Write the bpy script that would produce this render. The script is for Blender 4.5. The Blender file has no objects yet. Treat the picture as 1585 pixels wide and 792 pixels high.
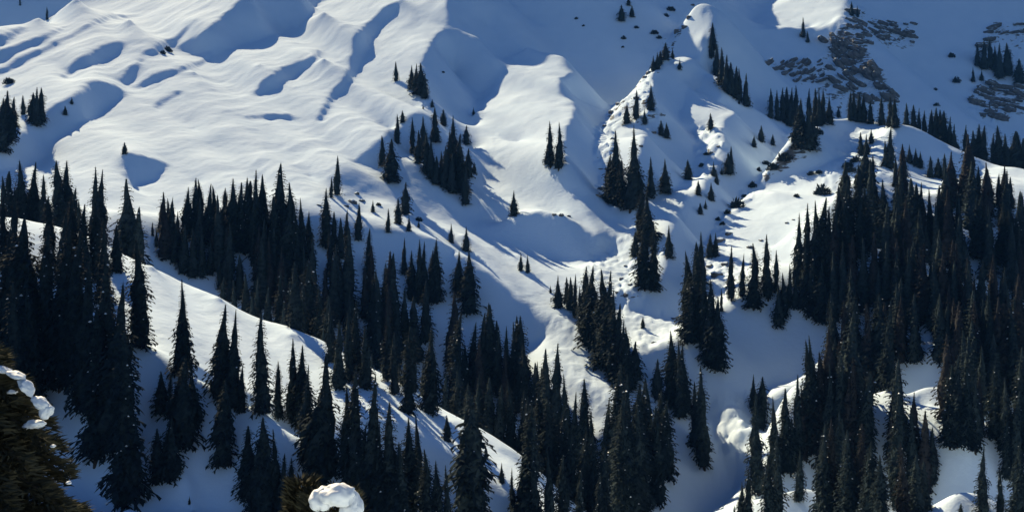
"""Snowy mountainside with dark spruces, low sun behind the ridge."""
import bpy, bmesh, math, random
import numpy as np
from mathutils import Vector, Matrix, noise as mnoise

# ------------------------------------------------------------------ camera, sky, sun, exposure
F, CX, CY = 1400.0, 792.5, 396.0            # focal length and centre in photograph pixels (1585 x 792)
SUN_EL, SUN_AZ = math.radians(37), math.radians(33)   # azimuth: to the left of the view axis (+Y)
scene = bpy.context.scene
cam_data = bpy.data.cameras.new("camera")
cam = bpy.data.objects.new("camera", cam_data)
scene.collection.objects.link(cam)
cam.location = (0, 0, 0)
cam.rotation_euler = (math.radians(90), 0, 0)
cam_data.sensor_width = 36.0
cam_data.lens = 36.0 * F / 1585.0
cam_data.clip_start, cam_data.clip_end = 0.5, 6000
scene.camera = cam

world = bpy.data.worlds.new("World")
scene.world = world
world.use_nodes = True
wn = world.node_tree
sky = wn.nodes.new("ShaderNodeTexSky")
sky.sky_type = 'NISHITA'
sky.sun_disc = False
sky.sun_elevation = SUN_EL
sky.sun_rotation = -SUN_AZ
sky.altitude = 2500
sky.air_density, sky.dust_density, sky.ozone_density = 1.0, 0.0, 7.0
wn.links.new(sky.outputs[0], wn.nodes["Background"].inputs[0])
wn.nodes["Background"].inputs[1].default_value = 0.052

sun_dir = Vector((-math.sin(SUN_AZ) * math.cos(SUN_EL), math.cos(SUN_AZ) * math.cos(SUN_EL), math.sin(SUN_EL)))
sun_data = bpy.data.lights.new("sun", 'SUN')
sun_data.energy = 5.0
sun_data.angle = math.radians(0.53)
sun_data.color = (1.0, 0.82, 0.52)
sun = bpy.data.objects.new("sun", sun_data)
scene.collection.objects.link(sun)
sun.location = sun_dir * 900
sun.rotation_euler = sun_dir.to_track_quat('Z', 'Y').to_euler()

scene.view_settings.view_transform = 'Standard'
scene.view_settings.look = 'None'
scene.view_settings.exposure = 0.85
scene.view_settings.gamma = 1.0
scene.render.film_transparent = False
scene.cycles.max_bounces = 6
scene.cycles.diffuse_bounces = 1
scene.cycles.use_denoising = True
scene.cycles.volume_bounces = 0

COL = scene.collection
rng = random.Random(7)

def link(name, mesh, parent=None, mats=()):
    o = bpy.data.objects.new(name, mesh)
    COL.objects.link(o)
    if parent is not None:
        o.parent = parent
    if mesh is not None and not len(mesh.materials):
        for m in mats:
            mesh.materials.append(m)
    return o

def tag(o, label, cat, group=None):
    o['label'] = label
    o['category'] = cat
    if group:
        o['group'] = group
    return o

def mesh_from(name, verts, faces, mats=(), midx=None, smooth=False):
    me = bpy.data.meshes.new(name)
    me.from_pydata([tuple(v) for v in verts], [], faces)
    for m in mats:
        me.materials.append(m)
    if midx is not None:
        me.polygons.foreach_set('material_index', midx)
    if smooth:
        me.polygons.foreach_set('use_smooth', [True] * len(me.polygons))
    me.update()
    return me

# ------------------------------------------------------------------ terrain: survey points, shade map, least-squares height solve
TAN_E=math.tan(SUN_EL); SX,SY=-math.sin(SUN_AZ),math.cos(SUN_AZ)
P0,P1,DP=-200.0,1792.0,8.0
Y0,Y1,DL=122.0,1120.0,0.0125
NP=int((P1-P0)/DP)+1; NL=int(math.log(Y1/Y0)/DL)+1
# (px,py,distance) survey points
SURVEY=[
# just below the frame
(-150,850,123),(0,850,123),(150,850,124),(300,850,125),(450,852,126),(600,860,128),(750,870,130),(900,900,140),(1050,920,165),(1200,900,165),(1350,870,150),(1500,860,145),(1650,850,140),
(900,960,123),(1050,980,123),(1200,970,123),(1350,930,123),(1500,900,123),(1650,880,123),
# bottom edge of the frame
(-150,792,128),(0,792,130),(100,792,132),(200,792,134),(300,792,136),(400,792,138),(500,792,138),(600,800,140),(700,800,146),(800,800,158),(900,800,185),(1000,792,240),(1100,792,246),(1200,792,222),(1300,792,214),(1400,792,192),(1500,792,174),(1585,792,168),(1750,792,160),
# lower-left shaded slope
(100,610,157),(30,640,152),(220,700,145),(300,740,142),(240,640,150),
# second (inner) crest on the near-left hill
(130,545,165),(200,528,162),(250,545,160),(330,598,155),(390,630,150),(470,690,143),(545,750,138),(600,792,135),
(200,548,170),(330,615,162),(470,705,150),(390,648,157),
# lit strip between inner crest and main crest
(230,480,185),(300,520,180),(400,580,174),(500,640,168),(600,700,165),(700,760,162),
# main crest of near-left hill
(-150,335,240),(-20,335,230),(50,343,224),(110,358,220),(165,380,216),(235,413,212),(340,460,208),(450,514,203),(520,552,199),(600,592,195),(700,655,188),(775,695,184),(860,780,175),
# hidden dip behind it
(-150,375,270),(50,380,262),(165,420,255),(235,455,250),(340,500,245),(450,555,240),(520,590,238),(600,630,235),(700,690,230),(800,740,225),(900,790,205),
(165,430,285),(235,470,282),(300,490,285),(340,520,275),(400,545,272),(380,510,300),(450,570,270),(450,530,298),(520,605,270),(600,645,268),(700,695,262),(800,735,258),
# slope behind: forest zone
(-100,330,330),(0,325,330),(100,320,330),(200,335,325),(300,400,318),(300,340,335),(400,440,316),(400,360,335),(500,520,307),(500,420,330),(600,560,309),(600,460,331),(700,600,310),(700,480,336),(800,640,300),(800,540,321),(880,690,272),(850,620,289),
# crest of the lower spur (mid)
(480,330,350),(560,365,352),(640,380,356),(700,395,358),(770,432,352),(900,590,292),(950,660,275),
# lit lower spur surface
(560,330,378),(640,335,385),(720,362,385),(800,395,382),(860,420,372),(900,450,352),(930,520,322),(955,590,297),
# left big slope
(0,262,400),(100,270,390),(200,264,395),(300,280,395),(400,280,400),(480,275,410),
(60,215,445),(0,150,510),(130,180,475),(200,200,465),(300,200,475),(400,200,480),(500,190,500),
(100,110,560),(200,120,560),(300,110,575),(400,100,590),(500,90,600),
(0,48,630),(60,30,665),(118,0,715),(200,30,670),(300,30,690),(400,20,710),(500,20,720),(600,10,745),
(0,70,690),(60,55,725),(118,30,775),(0,20,880),(-100,60,690),(-100,100,600),(-150,200,480),
# crest on the right edge of left slope
(545,245,448),(600,200,505),(640,165,550),(660,130,585),(655,100,620),(690,42,690),(740,62,690),(620,0,752),
# upper hollow in shade
(700,120,660),(720,170,590),(760,40,728),(780,0,768),
(640,250,455),(700,300,440),(700,230,490),
# left gully (foot of central spur)
(735,175,578),(735,230,520),(755,280,475),(790,338,428),(850,372,402),(905,400,390),
# central spur
(765,92,655),(815,75,690),(800,150,590),(800,220,520),(830,300,450),(865,330,428),(890,110,672),(895,165,610),
(900,0,772),
# gully right of the central spur
(965,350,415),(945,385,398),
# right spur
(1075,12,735),(1085,60,700),(1030,85,662),(1060,90,672),(1000,130,625),(960,165,580),(925,215,530),(925,290,462),(960,320,430),
(960,40,748),(1010,0,812),
(1010,230,520),(1040,250,500),(1000,310,425),(1050,300,445),
(1100,100,690),(1070,140,625),(1045,187,575),(1090,200,575),(1140,190,600),(1160,165,660),(1075,240,530),(1110,270,500),
(1010,380,385),(1000,445,350),(1060,420,365),(1050,345,425),
# lower gully
(960,470,345),(1000,520,320),(1040,500,330),(1020,580,300),(1060,650,284),(1040,720,266),(1130,640,285),(1150,720,268),
# far wall
(1100,0,840),(1200,0,985),(1170,100,790),(1250,45,868),(1300,100,820),(1250,160,730),(1400,0,930),(1400,100,840),(1400,165,760),(1500,100,850),(1500,180,745),(1585,0,930),(1585,100,850),(1585,220,700),(1750,100,860),(1750,0,930),
# gully between spur and right ridge
(1200,200,610),(1170,260,520),(1120,320,445),(1080,370,400),
# right ridge lit face
(1230,230,540),(1300,195,575),(1200,300,455),(1290,260,480),(1130,390,385),(1200,380,395),(1250,330,415),(1320,250,480),(1090,440,355),
# right ridge crest
(1340,188,560),(1390,195,540),(1440,212,525),(1500,258,490),(1560,262,485),(1700,280,480),
(1340,200,640),(1400,215,620),(1450,232,600),(1510,272,560),(1600,285,560),
# forested right side
(1330,330,400),(1400,300,420),(1500,330,400),(1585,330,400),(1700,330,400),
(1300,420,345),(1400,420,340),(1500,420,335),(1585,420,330),(1700,420,325),
(1130,500,320),(1200,480,322),(1280,480,315),(1130,580,296),(1250,580,292),(1350,540,296),(1450,540,275),(1585,540,270),
(1220,680,250),(1320,660,256),(1420,640,248),(1500,660,225),(1585,650,225),(1700,650,220),
# above the frame
(-100,-60,1000),(100,-60,1000),(300,-50,980),(500,-50,980),(720,-60,860),(900,-75,865),(1120,-60,1070),(1250,-55,1075),(1400,-120,1000),(1500,-120,1000),(1750,-120,1000),
(0,-62,1110),(400,-52,1110),(800,-70,1110),(1200,-68,1110),(1600,-105,1110),
]
SHADE=[
[(1040,640),(1095,660),(1120,710),(1140,745),(1100,770),(1060,790),(1000,790),(1010,745),(1035,745)],
[(990,560),(1040,540),(1090,560),(1095,650),(1040,640),(995,600)],
[(0,46),(25,42),(60,30),(85,18),(118,0),(0,0)],
[(0,58),(36,48),(19,60),(0,72)],
[(0,82),(42,64),(76,52),(108,38),(76,57),(49,70),(23,81),(0,90)],
[(0,108),(23,95),(57,78),(95,61),(140,42),(182,21),(220,2),(212,11),(170,30),(133,47),(95,67),(61,84),(27,100),(0,114)],
[(222,84),(242,71),(273,49),(292,36),(288,45),(277,60),(261,74),(238,83)],
[(210,135),(223,125),(242,115),(270,108),(262,116),(235,128)],
[(91,121),(110,102),(140,87),(167,72),(193,68),(182,81),(159,95),(136,106),(106,117)],
[(187,124),(195,115),(208,101),(219,90),(216,104),(207,119),(198,129),(190,130)],
[(273,72),(299,57),(333,42),(352,27),(375,0),(496,0),(481,19),(458,42),(436,47),(405,57),(364,70),(333,83),(311,98),(285,108),(265,114),(280,105),(303,97),(318,87),(326,78),(303,81)],
[(136,134),(178,136),(193,144),(186,155),(152,174),(114,197),(83,216),(81,235),(53,250),(0,265),(0,227),(19,220),(49,193),(76,170),(80,163),(110,152)],
[(189,239),(206,239),(242,250),(261,254),(242,273),(212,282),(205,295),(195,265)],
[(394,146),(405,125),(439,104),(470,91),(496,78),(489,93),(466,110),(439,127),(432,136),(413,140)],
[(534,121),(545,83),(545,61),(568,38),(591,17),(612,2),(616,12),(600,25),(587,45),(572,68),(561,91),(553,110),(542,129),(530,144),(511,159),(500,186),(489,184),(508,152),(519,133)],
[(379,182),(413,175),(451,178),(455,184),(417,186)],
[(239,161),(273,144),(284,140),(265,155),(242,166)],
[(545,250),(575,230),(600,208),(640,195),(650,212),(620,225),(600,240),(570,252)],
[(690,42),(700,48),(745,62),(745,55),(720,30),(705,25),(690,12),(685,-70),(1110,-70),(1080,0),(1065,15),(1045,40),(1030,60),(1010,80),(1000,110),(960,140),(940,165),(920,200),(918,235),(930,260),(925,290),(935,310),(960,340),(975,350),(968,352),(945,340),(925,325),(905,300),(880,290),(870,262),(875,200),(895,165),(865,140),(868,120),(890,110),(865,92),(845,80),(815,73),(790,80),(765,90),(762,110),(745,140),(733,160),(733,195),(725,195),(705,170),(690,160),(665,150),(660,125),(650,105),(660,80),(675,55)],
[(800,335),(830,330),(870,335),(890,345),(910,360),(925,375),(925,388),(910,405),(890,400),(850,385),(805,360)],
[(1015,120),(1060,98),(1100,90),(1102,112),(1085,120),(1064,142),(1058,165),(1044,186),(1068,208),(1080,225),(1072,236),(1074,262),(1052,280),(1030,300),(1000,300),(985,280),(990,230),(1008,205),(1015,190),(1000,180),(1000,160)],
[(1102,90),(1105,40),(1080,12),(1090,5),(1160,30),(1180,45),(1240,45),(1285,45),(1315,15),(1325,-70),(1700,-70),(1700,255),(1585,255),(1560,255),(1500,258),(1480,235),(1430,205),(1395,193),(1330,185),(1260,185),(1190,190),(1150,165),(1125,135)],
[(1150,165),(1120,195),(1118,205),(1127,230),(1125,255),(1100,275),(1085,300),(1075,315),(1055,325),(1050,345),(1080,375),(1095,360),(1110,340),(1140,305),(1165,280),(1190,240),(1210,200),(1190,190)],
[(1170,290),(1230,270),(1270,258),(1310,235),(1300,225),(1310,200),(1330,195),(1310,185),(1290,182),(1260,215),(1220,240),(1190,270)],
[(1390,197),(1420,205),(1450,230),(1497,255),(1497,265),(1460,255),(1420,245),(1390,235)],
[(1120,500),(1160,465),(1280,470),(1275,600),(1215,600),(1180,585),(1170,640),(1100,620),(1095,560)],
[(985,445),(1030,440),(1045,350),(1075,380),(1050,440),(1055,490),(1020,495),(960,465)],
[(430,380),(480,345),(560,372),(620,358),(680,388),(720,402),(770,440),(810,475),(840,500),(840,520),(790,540),(760,600),(700,580),(600,560),(500,520),(400,470)],
[(80,600),(200,532),(245,547),(265,577),(328,602),(335,640),(390,635),(470,695),(560,790),(100,790)],
]
LIT=[
[(168,385),(235,417),(340,465),(450,518),(520,556),(600,598),(700,660),(790,710),(860,790),(830,790),(760,745),(700,715),(640,675),(560,645),(440,630),(350,598),(300,560),(240,538),(200,515)],
[(560,300),(640,335),(760,370),(900,425),(960,600),(950,650),(900,690),(835,640),(845,560),(850,500),(815,465),(760,425),(700,385),(600,345)],
[(1100,372),(1170,295),(1320,240),(1340,215),(1320,280),(1240,330),(1220,400),(1130,400)],
[(960,470),(1010,490),(1040,500),(1000,540),(975,480)],[(935,395),(990,360),(1000,400),(960,450),(920,420)],
[(1100,620),(1130,625),(1165,655),(1160,720),(1140,740),(1120,700),(1100,660)],
[(740,170),(800,78),(845,85),(885,110),(860,130),(890,165),(865,260),(870,290),(900,320),(930,370),(880,335),(800,330),(760,270)],
[(1080,15),(1100,50),(1095,85),(1040,105),(1050,60)],
[(1098,112),(1145,180),(1110,200),(1050,185),(1065,145)],
[(1160,28),(1230,0),(1310,0),(1280,38),(1240,42),(1190,45)],
[(1010,310),(1045,295),(1075,275),(1060,310),(1045,330),(1020,330)],
[(925,215),(1000,130),(1030,80),(1020,130),(985,200),(960,320),(935,300)],
[(0,110),(200,30),(360,10),(240,60),(180,135),(100,140),(30,185),(0,140)],
[(90,235),(190,170),(400,60),(500,10),(690,0),(690,40),(655,110),(665,155),(540,250),(480,300),(380,260),(230,330),(100,270)],
[(0,49),(60,32),(120,2),(690,0),(690,40),(655,110),(665,155),(540,250),(480,300),(380,280),(230,330),(0,300)],
]
def poly_mask(poly,px,py):
    x=np.array([p[0] for p in poly],float);y=np.array([p[1] for p in poly],float)
    n=len(x);ins=np.zeros(px.shape,bool);j=n-1
    for i in range(n):
        if y[i]!=y[j]:
            c=((y[i]>py)!=(y[j]>py))&(px<(x[j]-x[i])*(py-y[i])/(y[j]-y[i])+x[i]); ins^=c
        j=i
    return ins
BRIGHT={0:.48,1:.40,2:.55,5:.55,7:.5,9:.45,11:.5,13:.42,12:.42,14:.42}   # how far below the shade limit each lit outline lies
DIM=[]
def poly_mask(poly,px,py):
    x=np.array([p[0] for p in poly],float);y=np.array([p[1] for p in poly],float)
    n=len(x);ins=np.zeros(px.shape,bool);j=n-1
    for i in range(n):
        if y[i]!=y[j]:
            c=((y[i]>py)!=(y[j]>py))&(px<(x[j]-x[i])*(py-y[i])/(y[j]-y[i])+x[i]); ins^=c
        j=i
    return ins
BRIGHT={0:.48,1:.40,2:.55,5:.55,7:.5,9:.45,11:.5,13:.42,12:.42,14:.42}   # how far below the shade limit each lit outline lies
DIM=[   # forest floor: only grazing light
[(1330,300),(1500,300),(1585,330),(1585,790),(1200,790),(1200,700),(1230,600),(1290,590),(1290,470),(1230,430),(1240,340)],
[(480,560),(520,520),(700,580),(760,600),(830,640),(900,700),(900,790),(850,760),(780,690),(700,650),(600,585)],
[(300,400),(430,380),(500,420),(480,500),(420,490),(330,440)],
]
def solve(nl,npx,w0,shade,outer_w,iters,pts=SURVEY,wp=15.0):
    """least squares for w=z/y on an nl x npx grid; rows are log distance, columns image bearing"""
    dl=math.log(Y1/Y0)/(nl-1); dp=(P1-P0)/(npx-1)/F
    px=np.linspace(P0,P1,npx); ly=np.linspace(math.log(Y0),math.log(Y1),nl)
    A=np.array(pts,float); fx=(A[:,0]-P0)/(P1-P0)*(npx-1); fy=(np.log(A[:,2])-math.log(Y0))/math.log(Y1/Y0)*(nl-1)
    ix=np.clip(fx.astype(int),0,npx-2); iy=np.clip(fy.astype(int),0,nl-2); tx=fx-ix; ty=fy-iy
    t=(CY-A[:,1])/F
    bw=[(1-tx)*(1-ty),tx*(1-ty),(1-tx)*ty,tx*ty]; off=[(0,0),(0,1),(1,0),(1,1)]
    # cell area scale so that the balance is the same at each resolution
    sc=dl*dp; kp=wp
    ks=math.sqrt(sc)*KS
    tp=((px-CX)/F)[None,:]
    if shade is not None: tgt,sw=shade; sw=sw*math.sqrt(sc)*outer_w
    def D(w):   # slope towards the sun
        wl=(w[1:,:-1]+w[1:,1:]-w[:-1,:-1]-w[:-1,1:])/(2*dl)
        wq=(w[:-1,1:]+w[1:,1:]-w[:-1,:-1]-w[1:,:-1])/(2*dp)
        wc=(w[1:,:-1]+w[1:,1:]+w[:-1,:-1]+w[:-1,1:])/4
        t_=(tp[:,1:]+tp[:,:-1])/2
        return SX*wq+SY*(wl+wc-t_*wq)
    def DT(r):
        o=np.zeros((nl,npx)); t_=(tp[:,1:]+tp[:,:-1])/2
        a=SY*r/(2*dl); o[1:,:-1]+=a;o[1:,1:]+=a;o[:-1,:-1]-=a;o[:-1,1:]-=a
        b=(SX-SY*t_)*r/(2*dp); o[:-1,1:]+=b;o[1:,1:]+=b;o[:-1,:-1]-=b;o[1:,:-1]-=b
        c=SY*r/4; o[1:,:-1]+=c;o[1:,1:]+=c;o[:-1,:-1]+=c;o[:-1,1:]+=c
        return o
    def op(w):
        o=np.zeros_like(w)
        s=ks/dl**2; r=(w[2:]-2*w[1:-1]+w[:-2])*s*s; o[2:]+=r;o[1:-1]-=2*r;o[:-2]+=r
        s=ks/dp**2; r=(w[:,2:]-2*w[:,1:-1]+w[:,:-2])*s*s; o[:,2:]+=r;o[:,1:-1]-=2*r;o[:,:-2]+=r
        s=ks*1.41/(dl*dp); r=(w[1:,1:]-w[1:,:-1]-w[:-1,1:]+w[:-1,:-1])*s*s; o[1:,1:]+=r;o[1:,:-1]-=r;o[:-1,1:]-=r;o[:-1,:-1]+=r
        v=sum(b*w[iy+a,ix+c] for b,(a,c) in zip(bw,off))*kp*kp
        for b,(a,c) in zip(bw,off): np.add.at(o,(iy+a,ix+c),b*v)
        if shade is not None: o+=DT(D(w)*sw*sw)
        return o
    rhs=np.zeros((nl,npx))
    for b,(a,c) in zip(bw,off): np.add.at(rhs,(iy+a,ix+c),b*t*kp*kp)
    if shade is not None: rhs+=DT(tgt*sw*sw)
    # Jacobi preconditioner
    diag=np.full((nl,npx),6*(ks/dl**2)**2+6*(ks/dp**2)**2+4*(ks*1.41/(dl*dp))**2)
    for b,(a,c) in zip(bw,off): np.add.at(diag,(iy+a,ix+c),b*b*kp*kp)
    if shade is not None: diag[:-1,:-1]+=4*sw*sw*((SY/(2*dl))**2+(SX/(2*dp))**2)
    w=w0.copy(); r=rhs-op(w); zz=r/diag; p=zz.copy(); rz=(r*zz).sum()
    for k in range(iters):
        ap=op(p); al=rz/(p*ap).sum(); w+=al*p; r-=al*ap; zz=r/diag; rn=(r*zz).sum(); p=zz+rn/rz*p; rz=rn
    return w,D(w)
def resize(w,nl,npx):
    a=np.linspace(0,w.shape[0]-1,nl); b=np.linspace(0,w.shape[1]-1,npx)
    def cub(t,n):
        i=np.clip(t.astype(int),0,n-2); f=t-i
        idx=[np.clip(i+k,0,n-1) for k in (-1,0,1,2)]
        wt=[-.5*f+f*f-.5*f**3,1-2.5*f*f+1.5*f**3,.5*f+2*f*f-1.5*f**3,-.5*f*f+.5*f**3]
        return idx,wt
    i,wt=cub(a,w.shape[0]); w=sum(w[i[k]]*wt[k][:,None] for k in range(4))
    i,wt=cub(b,w.shape[1]); return sum(w[:,i[k]]*wt[k][None,:] for k in range(4))
def visible(w):
    m=np.maximum.accumulate(w,axis=0); v=np.ones(w.shape,bool); v[1:]=w[1:]>m[:-1]; return v
PRIOR=None
def make_prior(w):
    global PRIOR
    nl,npx=w.shape; ly=np.linspace(math.log(Y0),math.log(Y1),nl); t=(CY-np.arange(-200,1000,4))/F
    m=np.maximum.accumulate(w,axis=0); PRIOR=np.stack([ly[np.clip(np.searchsorted(m[:,i],t),0,nl-1)] for i in range(npx)],1)
def classes(w,cells=0):
    vis=visible(w)
    if cells: vis=vis[:-1,:-1]|vis[1:,1:]; w=(w[:-1,:-1]+w[1:,:-1]+w[:-1,1:]+w[1:,1:])/4
    nl,npx=w.shape; hp=(P1-P0)/npx/2*cells; hl=math.log(Y1/Y0)/nl/2*cells
    px=np.broadcast_to(np.linspace(P0+hp,P1-hp,npx),w.shape); py=CY-F*w
    c=np.zeros(w.shape,int)
    g=np.zeros(w.shape)
    for k,q in enumerate(LIT): m=poly_mask(q,px,py); c[m]=1; g[m]=TAN_E-BRIGHT.get(k,.42)
    for q in SHADE: c[poly_mask(q,px,py)]=2
    for q in DIM: m=poly_mask(q,px,py)&(c==0); c[m]=3
    pi=np.clip(((py+200)/4).astype(int),0,PRIOR.shape[0]-1); pj=np.broadcast_to(np.round(np.linspace(0,PRIOR.shape[1]-1,npx)).astype(int),w.shape)
    ly=np.linspace(math.log(Y0)+hl,math.log(Y1)-hl,nl)[:,None]
    c[~vis|(np.abs(PRIOR[pi,pj]-ly)>.10)]=0
    return c,g
T_SH=TAN_E+0.15
def build(levels=((52,63),(103,125),(205,249),(420,399)),log=print):
    w=None
    for nl,npx in levels:
        if w is None:
            ly=np.linspace(0,1,nl)[:,None]; w=np.repeat(-0.28+0.6*ly,npx,1)
            w,_=solve(nl,npx,w,None,0,600); w1,_=solve(103,125,resize(w,103,125),None,0,500); make_prior(w1)
        else: w=resize(w,nl,npx)
        for it in range(3 if nl<400 else 2):
            cc,gg=classes(w,1)
            tgt=np.zeros(cc.shape); sw=np.zeros(cc.shape)
            _,d=solve(nl,npx,w,None,0,0)
            tgt[cc==2]=T_SH; sw[(cc==2)&(d<T_SH)]=1
            tgt[cc==1]=gg[cc==1]; sw[cc==1]=np.where(d>gg,1,.5)[cc==1]
            tgt[cc==3]=TAN_E-.04; sw[(cc==3)&(d<TAN_E-.04)]=.35
            w,d=solve(nl,npx,w,(tgt,sw),SHADE_W,260)
    return w
SHADE_W=5.0; KS=0.006
# ------------------------------------------------------------------ terrain mesh
def vnoise(x, y, seed):
    xi = np.floor(x).astype(np.int64); yi = np.floor(y).astype(np.int64)
    fx = x - xi; fy = y - yi
    fx = fx * fx * fx * (fx * (fx * 6 - 15) + 10); fy = fy * fy * fy * (fy * (fy * 6 - 15) + 10)
    def h(a, b):
        n = (a * 374761393 + b * 668265263 + seed * 1442695041) & 0xffffffff
        n = ((n ^ (n >> 13)) * 1274126177) & 0xffffffff
        return ((n ^ (n >> 16)) & 0xffff) / 65535.0 * 2 - 1
    return (h(xi, yi) * (1 - fx) + h(xi + 1, yi) * fx) * (1 - fy) + (h(xi, yi + 1) * (1 - fx) + h(xi + 1, yi + 1) * fx) * fy

W = build(log=lambda *a: None)
MP, ML = 840, 720                       # mesh columns and rows
wf = resize(W, ML, MP)
yv = np.exp(np.linspace(math.log(Y0), math.log(Y1), ML))[:, None] * np.ones((1, MP))
pv = np.linspace(P0, P1, MP)[None, :] * np.ones((ML, 1))
xv = (pv - CX) / F * yv
pyv = CY - F * wf
# snow relief: drifts drawn out down the fall line, soft hummocks, small lumps
def rot(x, y, a): return x * math.cos(a) - y * math.sin(a), x * math.sin(a) + y * math.cos(a)
zf = wf * yv
ROCKY = [   # broken, stony ground (image outlines) and its strength
 ([(1180, 95), (1270, 85), (1310, 15), (1330, 0), (1345, 25), (1415, 35), (1420, 80), (1380, 75), (1345, 65), (1365, 110), (1390, 150), (1385, 165), (1310, 160), (1300, 180), (1270, 150), (1225, 125)], .8),
 ([(1520, 55), (1545, 32), (1585, 30), (1585, 60), (1578, 125), (1570, 90), (1560, 60), (1515, 90)], .8),
 ([(1500, 140), (1540, 128), (1585, 130), (1585, 180), (1560, 188), (1520, 190), (1500, 165)], .8),
 ([(1065, 15), (1045, 35), (1015, 75), (1005, 110), (960, 150), (925, 200), (920, 240), (925, 300), (960, 330), (985, 310), (950, 250), (950, 200), (1000, 190), (1035, 180), (1010, 160), (1015, 120), (1040, 95)], .8),
 ([(1070, 205), (1100, 190), (1125, 225), (1110, 250), (1120, 262), (1085, 275), (1075, 240)], .75),
 ([(1095, 375), (1120, 330), (1170, 275), (1200, 230), (1230, 195), (1260, 185), (1250, 240), (1200, 270), (1150, 320), (1120, 365)], .62),
 ([(1290, 230), (1340, 200), (1380, 190), (1400, 250), (1330, 300), (1270, 300)], .55),
 ([(955, 440), (985, 395), (1000, 420), (1000, 470), (965, 485)], .7),
 ([(1090, 400), (1140, 400), (1150, 440), (1110, 470), (1095, 440)], .65),
 ([(1110, 640), (1150, 650), (1150, 710), (1120, 690)], .4),
 ([(760, 200), (790, 215), (780, 260), (755, 240)], .2),
]
rock = np.zeros_like(zf)
vis = visible(wf)
for poly, s in ROCKY:
    m = poly_mask(poly, pv + 5 * vnoise(xv / 7, yv / 7, 3), pyv + 4 * vnoise(xv / 6, yv / 6, 4)) & vis
    rock = np.maximum(rock, m * s)
# avalanche rubble and slid snow on the gully floors
DEBRIS = [([(925, 385), (985, 345), (1000, 400), (1010, 480), (1060, 500), (1010, 560), (960, 480), (900, 420)], 1.0), ([(1095, 615), (1135, 620), (1170, 655), (1165, 730), (1140, 750), (1115, 700)], 1.3),
          ([(850, 480), (900, 500), (950, 570), (955, 640), (890, 640), (850, 560)], .45), ([(1000, 660), (1100, 680), (1130, 760), (1060, 792), (1000, 792)], .35), ([(1090, 380), (1130, 360), (1140, 440), (1100, 460)], .8)]
deb = np.zeros_like(zf)
for poly, s in DEBRIS:
    deb = np.maximum(deb, (poly_mask(poly, pv + 6 * vnoise(xv / 5, yv / 5, 31), pyv + 5 * vnoise(xv / 5, yv / 5, 32)) & vis) * s)
for _ in range(4):
    deb[1:-1, 1:-1] = (deb[1:-1, 1:-1] * 2 + deb[2:, 1:-1] + deb[:-2, 1:-1] + deb[1:-1, 2:] + deb[1:-1, :-2]) / 6
rr = rock.copy()
for _ in range(2):
    rr[1:-1, 1:-1] = (rr[1:-1, 1:-1] * 2 + rr[2:, 1:-1] + rr[:-2, 1:-1] + rr[1:-1, 2:] + rr[1:-1, :-2]) / 6
a, b = rot(xv, yv, math.radians(24))
left = np.clip((700 - pv) / 120, 0, 1) * np.clip((yv - 340) / 60, 0, 1)
a2, b2 = rot(xv, yv, math.radians(-20))
near = np.clip((260 - yv) / 120, 0, 1)
wob = 5 * vnoise(xv / 40, yv / 40, 23)
rib = lambda u, v, sd: 1 - 2 * np.abs(vnoise(u, v, sd))
n1 = (rib((a + wob) / 17, b / 150, 11) * .26 + rib((a + wob) / 7.5, b / 80, 12) * .05 + vnoise(a / 3.0, b / 22, 18) * .06) * left + (vnoise(a2 / 10, b2 / 40, 19) * .4 + vnoise(a2 / 4.4, b2 / 18, 20) * .18) * (1 - left)
n2 = vnoise(xv / 22, yv / 22, 13) * .5 + vnoise(xv / 9, yv / 9, 14) * .20 + vnoise(xv / 3.7, yv / 3.7, 15) * .09 + vnoise(xv / 1.9, yv / 1.9, 24) * .04
n3 = np.abs(vnoise(xv / 6.5, yv / 6.5, 16)) * 1.0 + np.abs(vnoise(xv / 2.6, yv / 2.6, 17)) * .55
calm = np.where(classes(wf)[0] == 2, .45, 1.0)
for _ in range(6):
    calm[1:-1, 1:-1] = (calm[1:-1, 1:-1] + calm[2:, 1:-1] + calm[:-2, 1:-1] + calm[1:-1, 2:] + calm[1:-1, :-2]) / 5
zf = zf + n1 * calm * (1 - .5 * near) + n2 * calm * (1 - .3 * near) + rr * rr * (n3 * 2.6 - .6) + rr * (n3 * .8 - .3) + deb * (np.abs(vnoise(xv / 3.4, yv / 3.4, 33)) * .9 + np.abs(vnoise(xv / 1.7, yv / 1.7, 34)) * .4 - .3)
# unseen ground below the camera; the cliff is invented to open sky to lower slopes
def near_ground(y):
    y = np.asarray(y, float)
    shelf = -1.9 - 28.1 * np.clip((np.minimum(y, 13) - 4) / 84, 0, 1) ** .9
    return shelf - np.clip((y - 13) * 1.7, 0, 46)
NR = 60
yn = np.exp(np.linspace(math.log(1.2), math.log(Y0), NR + 1))[:-1][:, None] * np.ones((1, MP))
zn0 = near_ground(yn)                                   # a shelf under the viewpoint, then the added out-of-view drop
blend = np.clip((yn - 60) / (Y0 - 60), 0, 1) ** 1.5
zn = zn0 * (1 - blend) + blend * (zf[0][None, :])
xn = (np.linspace(P0, P1, MP)[None, :] - CX) / F * yn
zn = zn + .15 * vnoise(xn / 3, yn / 3, 21) + .4 * vnoise(xn / 9, yn / 9, 22) * np.clip(yn / 20, 0, 1)
VX = np.concatenate([xn.ravel(), xv.ravel()]); VY = np.concatenate([yn.ravel(), yv.ravel()]); VZ = np.concatenate([zn.ravel(), zf.ravel()])
VR = np.concatenate([np.clip((yn - 12) / 3, 0, 1).ravel() * np.clip((60 - yn) / 15, 0, 1).ravel() * 1.3, rr.ravel()])  # dark rock on the added drop, so it bounces less warm light
nrow = NR + ML
me = bpy.data.meshes.new("mountainside")
nv = VX.size
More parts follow.
